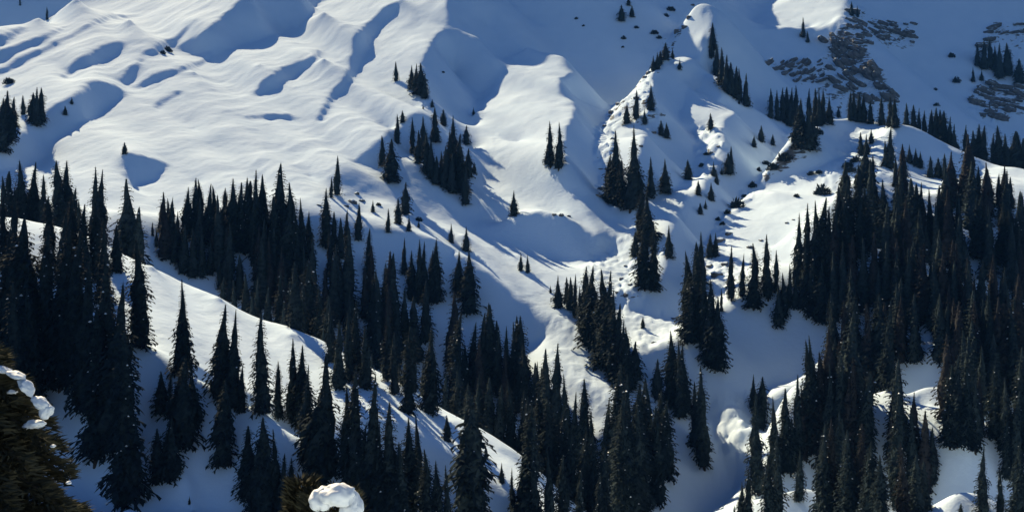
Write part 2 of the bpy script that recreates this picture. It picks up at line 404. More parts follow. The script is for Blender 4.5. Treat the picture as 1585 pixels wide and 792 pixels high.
me.vertices.add(nv)
me.vertices.foreach_set('co', np.stack([VX, VY, VZ], -1).ravel())
idx = np.arange(nrow * MP).reshape(nrow, MP)
quads = np.stack([idx[:-1, :-1], idx[:-1, 1:], idx[1:, 1:], idx[1:, :-1]], -1).reshape(-1, 4)
me.loops.add(quads.size)
me.loops.foreach_set('vertex_index', quads.ravel())
me.polygons.add(len(quads))
me.polygons.foreach_set('loop_start', np.arange(0, quads.size, 4))
me.polygons.foreach_set('loop_total', np.full(len(quads), 4))
me.polygons.foreach_set('use_smooth', np.ones(len(quads), bool))
at = me.attributes.new('rock', 'FLOAT', 'POINT')
at.data.foreach_set('value', VR.astype(np.float32))
me.update(); me.validate()
wfin = zf / yv

def ground_z(x, y):
    px = x / y * F + CX
    fx = min(max((px - P0) / (P1 - P0) * (MP - 1), 0), MP - 1.001)
    fy = min(max((math.log(y) - math.log(Y0)) / math.log(Y1 / Y0) * (ML - 1), 0), ML - 1.001)
    i, j = int(fx), int(fy); a, b = fx - i, fy - j
    g = zf
    return (g[j, i] * (1 - a) + g[j, i + 1] * a) * (1 - b) + (g[j + 1, i] * (1 - a) + g[j + 1, i + 1] * a) * b

def hit(px, py):
    """first ground point on the sight line through (px, py)"""
    fx = (px - P0) / (P1 - P0) * (MP - 1); i = int(fx); a = fx - i
    col = np.maximum.accumulate(wfin[:, i] * (1 - a) + wfin[:, i + 1] * a)
    t = (CY - py) / F
    j = int(np.searchsorted(col, t))
    if j <= 0: return Y0
    if j >= ML: return Y1
    f = (t - col[j - 1]) / max(col[j] - col[j - 1], 1e-9)
    ly = np.linspace(math.log(Y0), math.log(Y1), ML)
    return math.exp(ly[j - 1] + f * (ly[j] - ly[j - 1]))

# ------------------------------------------------------------------ materials
def new_mat(name, rough=.8, spec=.2):
    m = bpy.data.materials.new(name); m.use_nodes = True
    b = m.node_tree.nodes['Principled BSDF']
    b.inputs['Roughness'].default_value = rough
    b.inputs['Specular IOR Level'].default_value = spec
    return m, m.node_tree, b

def nd(nt, kind, **kw):
    n = nt.nodes.new(kind)
    for k, v in kw.items():
        if k in n.inputs: n.inputs[k].default_value = v
        else: setattr(n, k, v)
    return n

def ramp(nt, src, stops):
    r = nt.nodes.new('ShaderNodeValToRGB')
    while len(r.color_ramp.elements) < len(stops): r.color_ramp.elements.new(.5)
    for e, (p, c) in zip(r.color_ramp.elements, stops): e.position = p; e.color = c if len(c) == 4 else (*c, 1)
    nt.links.new(src, r.inputs[0]); return r.outputs[0]

def rock_color(nt, vec):
    n1 = nd(nt, 'ShaderNodeTexNoise', Scale=.35, Detail=6.0); nt.links.new(vec, n1.inputs['Vector'])
    return ramp(nt, n1.outputs[0], [(.3, (.070, .072, .080)), (.5, (.125, .125, .130)), (.7, (.20, .195, .19))])

def snow_material():
    m, nt, b = new_mat("snow", .95, .03)
    L = nt.links.new
    geo = nd(nt, 'ShaderNodeNewGeometry'); pos = geo.outputs['Position']
    n = nd(nt, 'ShaderNodeTexNoise', Scale=.06, Detail=5.0); L(pos, n.inputs['Vector'])
    c = ramp(nt, n.outputs[0], [(.3, (.62, .765, .93)), (.7, (.67, .805, .96))])
    att = nd(nt, 'ShaderNodeAttribute', attribute_name='rock')
    mp = nd(nt, 'ShaderNodeMapping'); mp.inputs['Rotation'].default_value = (0, math.radians(28), 0); mp.inputs['Scale'].default_value = (.5, 1.0, 2.4); L(pos, mp.inputs['Vector'])
    nr = nd(nt, 'ShaderNodeTexNoise', Scale=.22, Detail=7.0, Roughness=.66, Distortion=.6); L(mp.outputs[0], nr.inputs['Vector'])
    # rock shows where the stony ground is steep and the grain is high
    sep = nd(nt, 'ShaderNodeSeparateXYZ'); L(geo.outputs['Normal'], sep.inputs[0])
    st = nd(nt, 'ShaderNodeMapRange'); L(sep.outputs['Z'], st.inputs[0])
    st.inputs[1].default_value = .80; st.inputs[2].default_value = .45; st.inputs[3].default_value = -.12; st.inputs[4].default_value = .25
    ad = nd(nt, 'ShaderNodeMath', operation='ADD'); L(nr.outputs[0], ad.inputs[0]); L(st.outputs[0], ad.inputs[1])
    mu = nd(nt, 'ShaderNodeMath', operation='MULTIPLY'); L(att.outputs['Fac'], mu.inputs[0]); mu.inputs[1].default_value = .42
    a2 = nd(nt, 'ShaderNodeMath', operation='ADD'); L(ad.outputs[0], a2.inputs[0]); L(mu.outputs[0], a2.inputs[1])
    gate = nd(nt, 'ShaderNodeMath', operation='GREATER_THAN'); L(att.outputs['Fac'], gate.inputs[0]); gate.inputs[1].default_value = .04
    th = nd(nt, 'ShaderNodeMapRange'); L(a2.outputs[0], th.inputs[0])
    th.inputs[1].default_value = .90; th.inputs[2].default_value = .95
    fm = nd(nt, 'ShaderNodeMath', operation='MULTIPLY'); L(th.outputs[0], fm.inputs[0]); L(gate.outputs[0], fm.inputs[1])
    mix = nd(nt, 'ShaderNodeMixRGB'); L(fm.outputs[0], mix.inputs[0]); L(c, mix.inputs[1]); L(rock_color(nt, pos), mix.inputs[2])
    L(mix.outputs[0], b.inputs['Base Color'])
    # wind crust
    bn = nd(nt, 'ShaderNodeTexNoise', Scale=.5, Detail=8.0, Roughness=.62); L(pos, bn.inputs['Vector'])
    bp = nd(nt, 'ShaderNodeBump', Strength=.35, Distance=.6); L(bn.outputs[0], bp.inputs['Height'])
    L(bp.outputs[0], b.inputs['Normal'])
    return m
SNOW = snow_material()
terrain = link("mountainside", me, None, (SNOW,))
terrain['kind'] = 'structure'
terrain['label'] = "snow covered mountainside with ridges and gullies"
# ------------------------------------------------------------------ spruce trees
def foliage_mat(name, dark, light):
    m, nt, b = new_mat(name, .9, .05)
    L = nt.links.new
    oi = nd(nt, 'ShaderNodeObjectInfo')
    geo = nd(nt, 'ShaderNodeNewGeometry')
    n = nd(nt, 'ShaderNodeTexNoise', Scale=1.1, Detail=3.0); L(geo.outputs['Position'], n.inputs['Vector'])
    c = ramp(nt, n.outputs[0], [(.3, dark), (.7, light)])
    mx = nd(nt, 'ShaderNodeMixRGB', blend_type='MULTIPLY'); mx.inputs[0].default_value = .6
    v = ramp(nt, oi.outputs['Random'], [(0, (.55, .6, .6)), (1, (1.15, 1.05, .95))])
    L(c, mx.inputs[1]); L(v, mx.inputs[2]); L(mx.outputs[0], b.inputs['Base Color'])
    return m
GREEN = foliage_mat("spruce_needles", (.013, .024, .033), (.031, .048, .057))
BROWN = foliage_mat("dry_spruce_needles", (.016, .020, .027), (.034, .036, .042))
def bark_mat():
    m, nt, b = new_mat("bark", .95, .05)
    tc = nd(nt, 'ShaderNodeTexCoord'); n = nd(nt, 'ShaderNodeTexNoise', Scale=6.0, Detail=4.0)
    nt.links.new(tc.outputs['Object'], n.inputs['Vector'])
    nt.links.new(ramp(nt, n.outputs[0], [(.3, (.035, .027, .022)), (.7, (.10, .08, .065))]), b.inputs['Base Color'])
    return m
BARK = bark_mat()
def clump_snow_mat():
    m, nt, b = new_mat("clump_snow", .5, .25)
    geo = nd(nt, 'ShaderNodeNewGeometry'); n = nd(nt, 'ShaderNodeTexNoise', Scale=9.0, Detail=4.0)
    nt.links.new(geo.outputs['Position'], n.inputs['Vector'])
    nt.links.new(ramp(nt, n.outputs[0], [(.3, (.76, .80, .86)), (.7, (.84, .87, .90))]), b.inputs['Base Color'])
    bp = nd(nt, 'ShaderNodeBump', Strength=.3, Distance=.05); nt.links.new(n.outputs[0], bp.inputs['Height']); nt.links.new(bp.outputs[0], b.inputs['Normal'])
    return m
CLUMP = clump_snow_mat()

def spruce_meshes(seed, whorls, slim, ragged, low, mat, snowy):
    """unit-height spruce: trunk, crown and snow meshes"""
    r = random.Random(seed)
    V, Fc = [], []
    sv, sf = [], []
    H = 1.0
    lean = [(r.uniform(-.016, .016), r.uniform(-.016, .016)) for _ in range(4)]
    def axis(t):
        k = min(int(t * 3), 2); f = t * 3 - k
        return lean[k][0] * (1 - f) + lean[k + 1][0] * f, lean[k][1] * (1 - f) + lean[k + 1][1] * f
    taper = r.uniform(.58, .86)
    sect = (r.uniform(0, 6.28), r.uniform(0, 6.28))
    prof = [1 + r.uniform(-.22, .22) for _ in range(9)]
    def rad(t):
        k = min(int(t * 8), 7); f = t * 8 - k
        base = slim * (1 - t) ** taper * (1 if t > .12 else .72 + 2.3 * t)
        return base * (prof[k] * (1 - f) + prof[k + 1] * f) + .004
    def tri(a, b, c):
        n = len(V); V.extend((a, b, c)); Fc.append((n, n + 1, n + 2))
    # dense inner foliage: ragged stacked skirts
    for i in range(whorls):
        t = low + (1 - low) * (i + r.uniform(-.3, .3)) / whorls
        t = min(max(t, low * .8), .985)
        ax, ay = axis(t)
        R = rad(t)
        nb = max(5, int(round(10 * (R / slim) ** .35 + 2)))
        ph = r.uniform(0, 6.28)
        for k in range(nb):
            if r.random() < ragged * .35: continue
            a = ph + 6.283 * k / nb + r.uniform(-.25, .25)
            L = R * r.uniform(.72, 1.10) * (1.2 if r.random() < ragged * .4 else 1) * (1 + .14 * math.sin(a * 2 + sect[0] + t * 5) + .10 * math.sin(a * 3 + sect[1] - t * 9))
            ca, sa = math.cos(a), math.sin(a)
            up = .10 + .25 * t
            droop = r.uniform(.14, .50) * (1 - .5 * t)
            def P(s, off, dz=0):     # point along the bough at fraction s, sideways offset off
                z = t + L * (up * s - (up + droop) * s * s) + dz
                return (ax + ca * L * s - sa * off, ay + sa * L * s + ca * off, z)
            w = L * r.uniform(.24, .38)
            # spine spray
            segs = 3
            for q in range(segs):
                s0, s1 = q / segs, (q + 1) / segs
                w0 = w * (1 - s0 * .55); w1 = w * (1 - s1 * .9)
                n = len(V)
                V.extend((P(s0, -w0 * .45, -w0 * .12), P(s0, w0 * .45, -w0 * .12), P(s1, w1 * .45, -w1 * .12), P(s1, -w1 * .45, -w1 * .12)))
                Fc.append((n, n + 1, n + 2, n + 3))
                # side twigs, hanging
                for sg in (-1, 1):
                    sm = (s0 + s1) / 2 + r.uniform(-.08, .08)
                    tw = w * (1.05 - sm * .6) * r.uniform(.7, 1.25)
                    tri(P(sm - .12, 0), P(sm + .13, 0), P(min(sm + .16, 1.02), sg * tw, -tw * r.uniform(.25, .9)))
            tri(P(.72, -w * .14), P(.72, w * .14), P(1.06, r.uniform(-.2, .2) * w, r.uniform(-.01, .012)))
            if snowy and r.random() < snowy * .35 and t < .93:
                s = r.uniform(.45, .98); c = P(s, r.uniform(-.3, .3) * w, .002); q = r.uniform(.0035, .0085)
                n = len(sv)
                sv.extend(((c[0] + q * 1.5 * ca, c[1] + q * 1.5 * sa, c[2] - q * .3), (c[0] - q * sa * 1.2, c[1] + q * ca * 1.2, c[2] - q * .2),
                           (c[0] - q * 1.5 * ca, c[1] - q * 1.5 * sa, c[2] + q * .2), (c[0] + q * sa * 1.2, c[1] - q * ca * 1.2, c[2] - q * .2),
                           (c[0], c[1], c[2] + q * .9), (c[0], c[1], c[2] - q * .7)))
                for e in ((0, 1, 4), (1, 2, 4), (2, 3, 4), (3, 0, 4), (1, 0, 5), (2, 1, 5), (3, 2, 5), (0, 3, 5)): sf.append(tuple(n + x for x in e))
    # inner core so that the crown is not see-through
    rows, sides = 14, 9
    n0 = len(V)
    for i in range(rows + 1):
        t = low + (.97 - low) * i / rows; ax, ay = axis(t)
        for k in range(sides):
            a = 6.283 * k / sides + i * .35
            q = rad(t) * (.62 if t < .55 else .62 - .7 * (t - .55)) * r.uniform(.65, 1.2)
            V.append((ax + q * math.cos(a), ay + q * math.sin(a), t + r.uniform(-.012, .012)))
    for i in range(rows):
        for k in range(sides):
            a, b = n0 + i * sides + k, n0 + i * sides + (k + 1) % sides
            Fc.append((a, b, b + sides, a + sides))
    # leader
    ax, ay = axis(1)
    tri((ax - .004, ay, .93), (ax + .004, ay, .93), (ax, ay, 1.0)); tri((ax, ay - .004, .93), (ax, ay + .004, .93), (ax, ay, 1.0))
    crown = mesh_from("crown", V, Fc, (mat,))
    tv, tf = [], []
    lv = [(-.05, .016), (0, .0135), (.25, .011), (.5, .008), (.75, .005), (.97, .0015)]
    for z, q in lv:
        ax, ay = axis(max(z, 0))
        for k in range(6): tv.append((ax + q * math.cos(k * 1.0472), ay + q * math.sin(k * 1.0472), z))
    for i in range(len(lv) - 1):
        for k in range(6): tf.append((i * 6 + k, i * 6 + (k + 1) % 6, i * 6 + 6 + (k + 1) % 6, i * 6 + 6 + k))
    trunk = mesh_from("trunk", tv, tf, (BARK,), smooth=True)
    snow = mesh_from("snow_clump", sv, sf, (CLUMP,)) if sv else None
    return trunk, crown, snow

# variants: (seed, whorls, slenderness, raggedness, lowest bough, material, snow)
KINDS = {
 'tall': [spruce_meshes(s, 46, sl, rg, .03, GREEN, sn) for s, sl, rg, sn in ((1, .150, .35, .10), (2, .17, .3, .06), (3, .140, .5, .10), (4, .16, .45, .05), (5, .18, .25, .08), (6, .145, .4, .04))],
 'thin': [spruce_meshes(s, 36, sl, rg, .05, GREEN, sn) for s, sl, rg, sn in ((11, .115, .5, .03), (12, .13, .45, .06))],
 'wide': [spruce_meshes(s, 30, sl, rg, .015, GREEN, sn) for s, sl, rg, sn in ((21, .23, .25, .05), (22, .21, .3, .03), (23, .25, .3, .04))],
 'brown': [spruce_meshes(s, 38, sl, rg, .03, BROWN, sn) for s, sl, rg, sn in ((31, .145, .5, .05), (32, .16, .45, .08))],
}
# stands: (place phrase, group, default kind, [(tip px, tip py, base py) or (tip px, tip py, -distance), optional kind])
def ordinal(i):
    w = ['first', 'second', 'third', 'fourth', 'fifth', 'sixth', 'seventh', 'eighth', 'ninth', 'tenth', 'eleventh', 'twelfth', 'thirteenth', 'fourteenth', 'fifteenth', 'sixteenth', 'seventeenth', 'eighteenth', 'nineteenth', 'twentieth']
    return w[i]
STANDS = [
("at the shaded far-left edge", "spruces on the shaded far-left bank", 'tall', [(2,150,236),(13,138,222),(21,148,196),(36,146,178),(51,142,188),(57,133,195),(64,134,190)]),
("of the two saplings in the left hollow", "saplings in the left hollow", 'wide', [(111,149,161),(101,163,178)]),
("on the skyline of the far-left slope", "spruces on the far-left skyline", 'thin', [(73,10,31),(31,-6,9)]),
("standing alone on the open left slope", "lone spruce", 'wide', [(193,219,238)]),
("behind the near-left snow crest", "spruces behind the near-left crest", 'tall', [(5,270,-290),(14,262,-300),(28,245,-300),(50,248,-305),(68,268,-300),(92,246,-295),(101,245,-300),(116,288,-285),(124,307,-280),(145,254,-290),(152,258,-296),(193,272,-282,'wide'),(207,318,-278),(219,317,-276,'thin')]),
("in the dark stand at the left border", "big spruces at the left border", 'tall', [(5,345,570),(22,330,590,'wide'),(36,352,600),(72,345,590),(97,335,600),(118,350,590),(15,430,680),(45,440,640)]),
("astride the near-left snow crest", "spruces astride the near-left crest", 'tall', [(8,300,420),(24,288,430),(76,300,420),(94,312,440),(112,298,425),(130,312,440),(148,300,432),(160,335,470),(180,345,420,'wide')]),
("in the tall stand left of the lit snow strip", "big spruces left of the lit strip", 'tall', [(135,400,640),(160,385,660),(150,470,710),(178,430,700),(197,505,775),(168,395,560),(190,560,790)]),
("along the lit strip of the near hill", "spruces along the near-left snow strip", 'tall', [(213,366,537),(281,428,580),(343,466,618,'wide'),(363,475,634),(405,478,640),(431,556,645),(468,530,665),(450,520,650)]),
("in the clump on the shaded near slope", "spruces on the near-left shaded slope", 'wide', [(250,571,638),(262,574,642,'tall'),(284,548,690),(275,560,680),(300,560,660),(243,658,743),(265,640,740),(255,665,738)]),
("beside the pale hollow of the near slope", "spruces beside the near-left hollow", 'wide', [(346,583,718),(375,560,637,'tall'),(384,655,768),(410,640,795),(396,690,795),(437,698,805,'tall'),(450,705,805,'tall'),(422,660,792,'tall')]),
("poking from the shaded snow at the bottom", "sapling", 'wide', [(293,765,779)]),
("in the back row under the open left slope", "spruces under the open left slope", 'tall', [(236,342,-318),(249,311,-322),(260,305,-325),(267,303,-328),(275,325,-322),(289,287,-325),(301,273,-325),(308,275,-330),(324,282,-325),(333,285,-328),(346,289,-330),(359,273,-325),(373,279,-325),(380,272,-328),(386,277,-330),(398,260,-325),(406,268,-328,'thin'),(411,267,-330,'thin'),(436,249,-325)]),
("at the right end of the back row", "spruces ending the back row", 'tall', [(421,280,-328,'thin'),(449,280,-326),(465,304,-328),(479,324,-332),(428,300,-320),(443,295,-318),(456,310,-318)]),
("in the front row of the left forest band", "front row of the left forest band", 'tall', [(242,352,-314),(255,348,-312),(270,343,-312),(285,345,-310),(298,350,-310),(312,352,-312),(326,370,-314),(340,392,-310),(356,400,-308),(371,392,-310),(392,345,-322),(405,360,-320),(418,352,-320),(432,345,-322),(446,350,-320),(458,360,-318),(470,375,-316)]),
("in the dark hollow behind the near crest", "spruces in the left hollow", 'tall', [(345,425,-270),(362,430,-268),(380,420,-272),(398,425,-266),(415,440,-262),(430,415,-270),(450,430,-264),(468,440,-260),(482,400,-272),(495,440,-262),(505,455,-256),(390,455,-258),(440,465,-252)]),
("on the crest beside the rocks at mid left", "spruces on the mid-left crest", 'tall', [(522,239,302),(513,272,306),(503,288,382),(517,325,390),(527,335,400),(537,322,385),(555,312,372),(510,350,430),(525,370,440)]),
("in the group on the mid spur", "small spruces on the mid spur", 'wide', [(577,308,328),(628,280,331),(616,305,346),(601,321,360,'tall'),(633,332,357),(648,341,352)]),
("of the pair at the spur edge", "pair at the spur edge", 'wide', [(698,344,375),(721,349,388)]),
("in the scattered row on the shaded mid slope", "spruces on the shaded mid slope", 'tall', [(571,351,427),(598,405,480),(626,366,424),(647,368,470),(657,371,472),(675,366,467),(668,385,468),(711,385,457,'wide'),(727,388,484,'wide'),(638,385,465)]),
("in the dark middle forest", "spruces of the middle forest", 'tall', [(553,461,575),(540,480,590),(525,490,600),(512,470,560),(577,425,540),(584,455,570),(600,470,590),(615,455,575),(626,441,545),(640,455,560),(650,465,590),(665,500,640),(680,455,600),(694,437,590),(688,470,620),(705,480,640),(565,500,600),(610,510,610),(632,520,640)]),
("just below the middle forest", "lower edge of the middle forest", 'tall', [(500,500,-235),(520,520,-232),(545,525,-232),(575,545,-228),(592,555,-226),(618,560,-226),(640,565,-224),(655,560,-228),(672,570,-226),(690,575,-224),(708,570,-226)]),
("in the knot on the high left crest", "knot on the high left crest", 'wide', [(613,94,126,'tall'),(638,100,138),(645,97,145),(651,96,148),(657,112,152)]),
("at the upper edge of the steep bank clump", "upper edge of the bank clump", 'tall', [(623,170,190,'wide'),(615,175,223),(639,180,238),(655,161,169,'wide'),(669,153,166,'wide'),(655,178,246),(673,165,220),(686,168,195,'wide'),(703,177,262),(722,193,224,'wide'),(592,208,258),(605,213,281)]),
("at the lower edge of the steep bank clump", "lower edge of the bank clump", 'tall', [(660,205,270),(668,215,278),(648,200,254),(683,232,284),(676,240,286),(690,225,292),(695,200,285),(700,235,299),(710,205,290),(716,225,300),(725,228,275,'wide'),(720,255,317),(734,251,268,'wide')]),
("on the left rim of the central spur", "sapling on the central spur rim", 'wide', [(733,165,178)]),
("of the close trio on the central spur", "trio on the central spur", 'thin', [(852,185,260),(865,187,263),(845,236,254,'wide')]),
("alone low on the central spur", "lone spruce low on the spur", 'wide', [(796,293,333)]),
("of the two saplings on the lower spur", "saplings on the lower spur", 'wide', [(806,388,418),(817,392,421)]),
("in the wedge left of the gully bed", "wedge left of the gully bed", 'tall', [(864,424,475,'wide'),(852,440,453,'wide'),(877,427,468),(883,427,480),(890,422,492),(900,440,515),(905,410,505),(913,408,535),(921,440,545),(930,412,562),(938,415,572),(948,445,588),(957,467,594),(965,490,600),(972,503,604),(983,526,588,'wide')]),
("in the dark column below the gully wedge", "column below the gully wedge", 'tall', [(958,560,750),(970,575,790),(962,610,800,'tall'),(980,590,770),(987,620,800),(950,600,740),(975,640,805,'tall')]),
("in the pointed row at bottom centre", "pointed row at the bottom centre", 'tall', [(718,540,625),(733,495,610),(745,520,620),(758,465,605),(772,500,615,'thin'),(785,502,620),(798,495,625),(805,486,630),(815,530,640)]),
("against the bright snow at bottom centre", "spruces against the lower lit snow", 'thin', [(829,557,665),(843,537,680),(850,536,690),(862,527,690),(873,574,700),(882,622,720),(891,603,715),(899,582,725,'tall'),(906,612,730),(914,631,735),(937,614,745)]),
("in the second rank at bottom centre", "second rank at the bottom centre", 'tall', [(725,590,-205),(742,575,-210,'tall'),(758,580,-208,'tall'),(775,590,-206),(790,585,-206,'tall'),(808,600,-204),(822,610,-200,'tall'),(838,600,-206,'tall'),(852,610,-204),(868,620,-202,'tall'),(885,650,-200,'tall'),(902,660,-200,'tall'),(920,670,-198),(935,690,-196,'tall')]),
("on the lower crest by the bottom edge", "spruces on the lower near crest", 'tall', [(475,560,722),(497,540,742,'wide'),(553,560,770),(573,570,792),(540,590,745),(607,617,800),(632,640,800),(648,637,775),(590,650,800),(620,680,810),(560,650,800)]),
("at the bottom edge left of centre", "spruces at the bottom edge", 'tall', [(676,710,815),(692,716,815,'thin'),(660,690,815),(730,605,805,'wide'),(740,660,805),(692,640,682,'wide'),(752,686,708,'wide'),(777,713,747,'wide'),(793,720,805),(815,620,805),(826,680,810),(805,700,810),(850,690,815),(870,700,815),(895,720,815),(925,730,815)]),
("beside the rocky central spur", "spruces beside the rocky spur", 'tall', [(951,199,317),(976,191,328),(965,245,322),(943,235,312),(984,240,315),(1007,241,306),(1030,244,298,'wide'),(1065,246,278,'wide')]),
("of the small ones scattered in the right gully", "small spruces in the right gully", 'wide', [(1081,278,302),(1101,281,310),(1084,313,331),(1092,308,323),(1105,249,273),(1109,265,285),(1117,258,270),(1131,225,268,'tall'),(1127,235,270)]),
("on the rocky crest of the right spur", "spruces on the rocky right crest", 'wide', [(1100,174,201),(1023,185,210),(1032,189,214),(998,167,192),(1007,128,170),(985,138,185,'tall'),(970,160,192)]),
("high on the right spur", "spruces high on the right spur", 'wide', [(1030,65,93),(1017,80,107),(1011,85,110),(1041,73,91),(1052,90,108),(1022,78,100)]),
("on the shaded wall at the top", "spruces at the top of the shaded wall", 'wide', [(962,7,33),(973,-8,9),(978,8,27)]),
("in the central column over the gully", "central column over the gully", 'tall', [(992,292,374),(1005,298,380),(996,348,447),(1011,345,450),(983,360,397,'wide'),(1035,346,398,'wide'),(995,489,507,'wide')]),
("in the pair of columns right of the gully", "columns right of the gully", 'tall', [(1066,385,515),(1075,371,522),(1085,356,448),(1099,360,398,'wide'),(1107,358,396,'wide'),(1092,405,545),(1101,430,565),(1109,455,573),(1117,445,482),(1070,430,530)]),
("in the fringe above the blue snow patch", "fringe above the blue snow patch", 'tall', [(1132,377,466),(1149,390,460,'thin'),(1167,374,478),(1189,360,464),(1201,385,452),(1206,438,504,'wide'),(1220,406,478),(1232,425,476,'wide'),(1212,420,490)]),
("in the lower gully mouth", "spruces in the gully mouth", 'tall', [(1042,508,630),(1052,520,648),(1060,525,640),(1018,553,616,'wide'),(1007,581,722),(994,586,715),(1090,561,726),(1077,588,692),(1030,617,740),(1016,625,778),(1000,610,735),(1025,600,700)]),
("down the back of the right spur", "spruces down the right spur's back", 'tall', [(1103,34,78),(1101,50,90),(1109,67,118),(1117,72,132),(1125,83,142),(1131,95,148),(1139,101,153),(1144,104,156),(1155,112,165),(1144,152,161,'wide')]),
("near the sunlit patch top right", "spruces by the top-right sunlit patch", 'tall', [(1243,26,58),(1250,47,66),(1318,2,25),(1327,8,27)]),
("in the dense grove under the cliffs", "grove under the cliffs", 'tall', [(1193,136,184),(1203,138,187),(1211,134,188),(1218,133,190),(1225,134,192),(1232,131,192),(1222,150,195),(1252,135,198),(1262,135,195),(1268,140,195),(1274,136,192),(1284,147,192,'wide'),(1240,150,205)]),
("in the front clump of the cliff grove", "front clump of the cliff grove", 'wide', [(1231,185,219),(1240,160,229),(1250,165,232),(1258,175,224),(1178,193,220),(1167,209,228),(1196,207,225)]),
("in the ridge row below the right rocks", "row below the right rocks", 'tall', [(1298,165,182,'wide'),(1316,140,187),(1322,140,188),(1330,143,189),(1337,146,190),(1347,155,192),(1364,149,194),(1378,146,196),(1385,150,198)]),
("in the long line behind the right ridge", "line behind the right ridge", 'tall', [(1403,158,-575),(1414,161,-572),(1422,166,-570),(1430,170,-568),(1442,168,-565),(1449,165,-562),(1455,168,-560),(1461,170,-558),(1470,179,-555),(1477,190,-552),(1494,192,-548,'thin'),(1506,200,-545),(1513,190,-545),(1522,193,-542)]),
("at the end of the ridge line by the border", "end of the ridge line", 'tall', [(1537,205,-540),(1543,192,-540),(1556,205,-540),(1571,201,-540),(1578,202,-542),(1584,212,-540)]),
("under the right-hand rock bluff", "spruces under the rock bluff", 'tall', [(1513,65,103),(1523,62,108),(1532,58,105),(1540,70,110),(1547,65,122),(1558,65,118),(1563,78,115),(1577,90,130),(1506,103,127),(1519,108,125,'wide')]),
("on the bright right ridge", "spruces on the bright right ridge", 'tall', [(1332,203,240),(1341,206,240,'wide'),(1349,198,222,'wide'),(1378,195,262),(1370,215,258),(1340,225,290),(1351,238,285),(1398,228,275),(1386,240,290),(1325,268,290,'wide')]),
("in the small row on the right ridge's shaded face", "row on the right ridge's shaded face", 'wide', [(1408,222,252),(1418,228,257),(1424,233,260),(1440,240,275,'tall'),(1452,243,275),(1462,236,278,'tall'),(1478,258,292),(1492,240,300,'tall')]),
("by the lit drift at the right border", "spruces by the right-border drift", 'tall', [(1533,272,315),(1546,267,318),(1552,268,320),(1564,272,322),(1515,255,310),(1505,262,312),(1576,310,360)]),
("at the left edge of the right forest", "left edge of the right forest", 'tall', [(1236,327,445),(1251,312,430),(1262,307,440),(1274,303,430),(1281,316,445,'thin'),(1296,284,400),(1312,290,410),(1246,380,480),(1258,390,490),(1270,400,500)]),
("in the upper right forest", "upper right forest", 'tall', [(1330,290,400),(1342,285,390),(1356,270,380),(1368,275,385),(1382,280,390),(1396,285,395),(1410,290,400),(1426,280,385),(1440,290,392),(1455,285,390),(1470,290,392),(1484,295,388),(1512,300,400),(1530,315,415),(1548,310,410),(1562,320,420),(1580,330,430)]),
("in the heart of the right forest", "heart of the right forest", 'brown', [(1290,385,500,'tall'),(1305,370,490,'tall'),(1322,360,480),(1338,365,485,'tall'),(1355,355,475),(1372,370,490,'tall'),(1390,365,485),(1406,380,500,'tall'),(1428,375,500),(1446,390,510,'tall'),(1462,385,505),(1478,400,520,'tall'),(1500,395,510),(1520,400,520,'tall'),(1538,390,510),(1555,410,525,'tall'),(1575,420,540)]),
("in the lower right forest", "lower right forest", 'tall', [(1290,450,585),(1306,460,600,'brown'),(1324,455,600),(1342,465,610,'brown'),(1360,450,600),(1376,460,605),(1395,455,560,'brown'),(1415,450,560),(1435,460,570,'brown'),(1455,450,560),(1475,465,520),(1512,460,590,'brown'),(1530,455,600),(1550,465,610,'brown'),(1570,470,620)]),
("in the dark bottom-right stand", "bottom-right stand", 'tall', [(1252,522,700),(1259,515,690),(1231,576,720),(1214,598,730),(1197,610,740,'thin'),(1270,540,700,'brown'),(1285,560,720),(1300,545,715),(1318,560,730,'brown'),(1335,570,740),(1350,590,720,'thin'),(1390,590,790),(1378,560,690),(1412,632,760,'thin'),(1419,625,770,'thin'),(1240,640,760),(1225,660,775)]),
("over the sunlit step at lower right", "spruces over the lower-right step", 'tall', [(1166,577,632,'wide'),(1178,580,660,'wide'),(1174,600,766),(1158,725,812),(1147,742,812),(1136,778,815,'wide'),(1236,690,776),(1205,660,800),(1190,700,812)]),
("at the bottom of the right forest", "bottom of the right forest", 'brown', [(1275,650,805,'tall'),(1292,640,800),(1310,660,810,'tall'),(1328,650,805),(1345,680,812,'tall'),(1365,700,812,'tall'),(1400,680,805),(1418,700,800,'tall'),(1445,565,782,'tall'),(1456,600,770,'tall'),(1430,710,790,'tall')]),
("beside the bright bottom-right clearing", "spruces beside the bottom-right clearing", 'tall', [(1470,560,690),(1483,545,685),(1497,560,690),(1510,580,700),(1521,685,797,'thin'),(1548,720,800,'thin'),(1487,776,815,'wide'),(1540,560,680),(1555,580,700),(1572,600,740),(1580,560,700),(1575,680,800),(1560,650,740)]),
]
TREES = []
# snow gaps that stay open in the dense stands (image boxes)
GAPS = [(1402, 562, 1444, 640), (1352, 612, 1368, 700), (1462, 690, 1508, 775), (1534, 640, 1556, 720), (1232, 745, 1250, 792), (660, 545, 690, 575), (86, 560, 118, 770), (40, 345, 62, 400), (300, 735, 360, 792), (1120, 480, 1270, 560)]
def in_gap(px, tip, base, wr=.13):
    for x0, y0, x1, y1 in GAPS:
        if base < y0 or tip > y1 or base > y1 + 60: continue
        yy = min((y0 + y1) / 2, base); half = max(base - tip, 1) * wr * min(max((yy - tip) / max(base - tip, 1), .1), 1)
        if px + half > x0 and px - half < x1: return True
    return False
def plant(px, tip, base, kind):
    if base < 0:
        y = -base
        x = (px - CX) / F * y
        z = ground_z(x, y)
        h = (CY - tip) / F * y - z
    else:
        y = hit(px, base)
        x = (px - CX) / F * y
        z = ground_z(x, y)
        h = (base - tip) / F * y
    return x, y, z, h
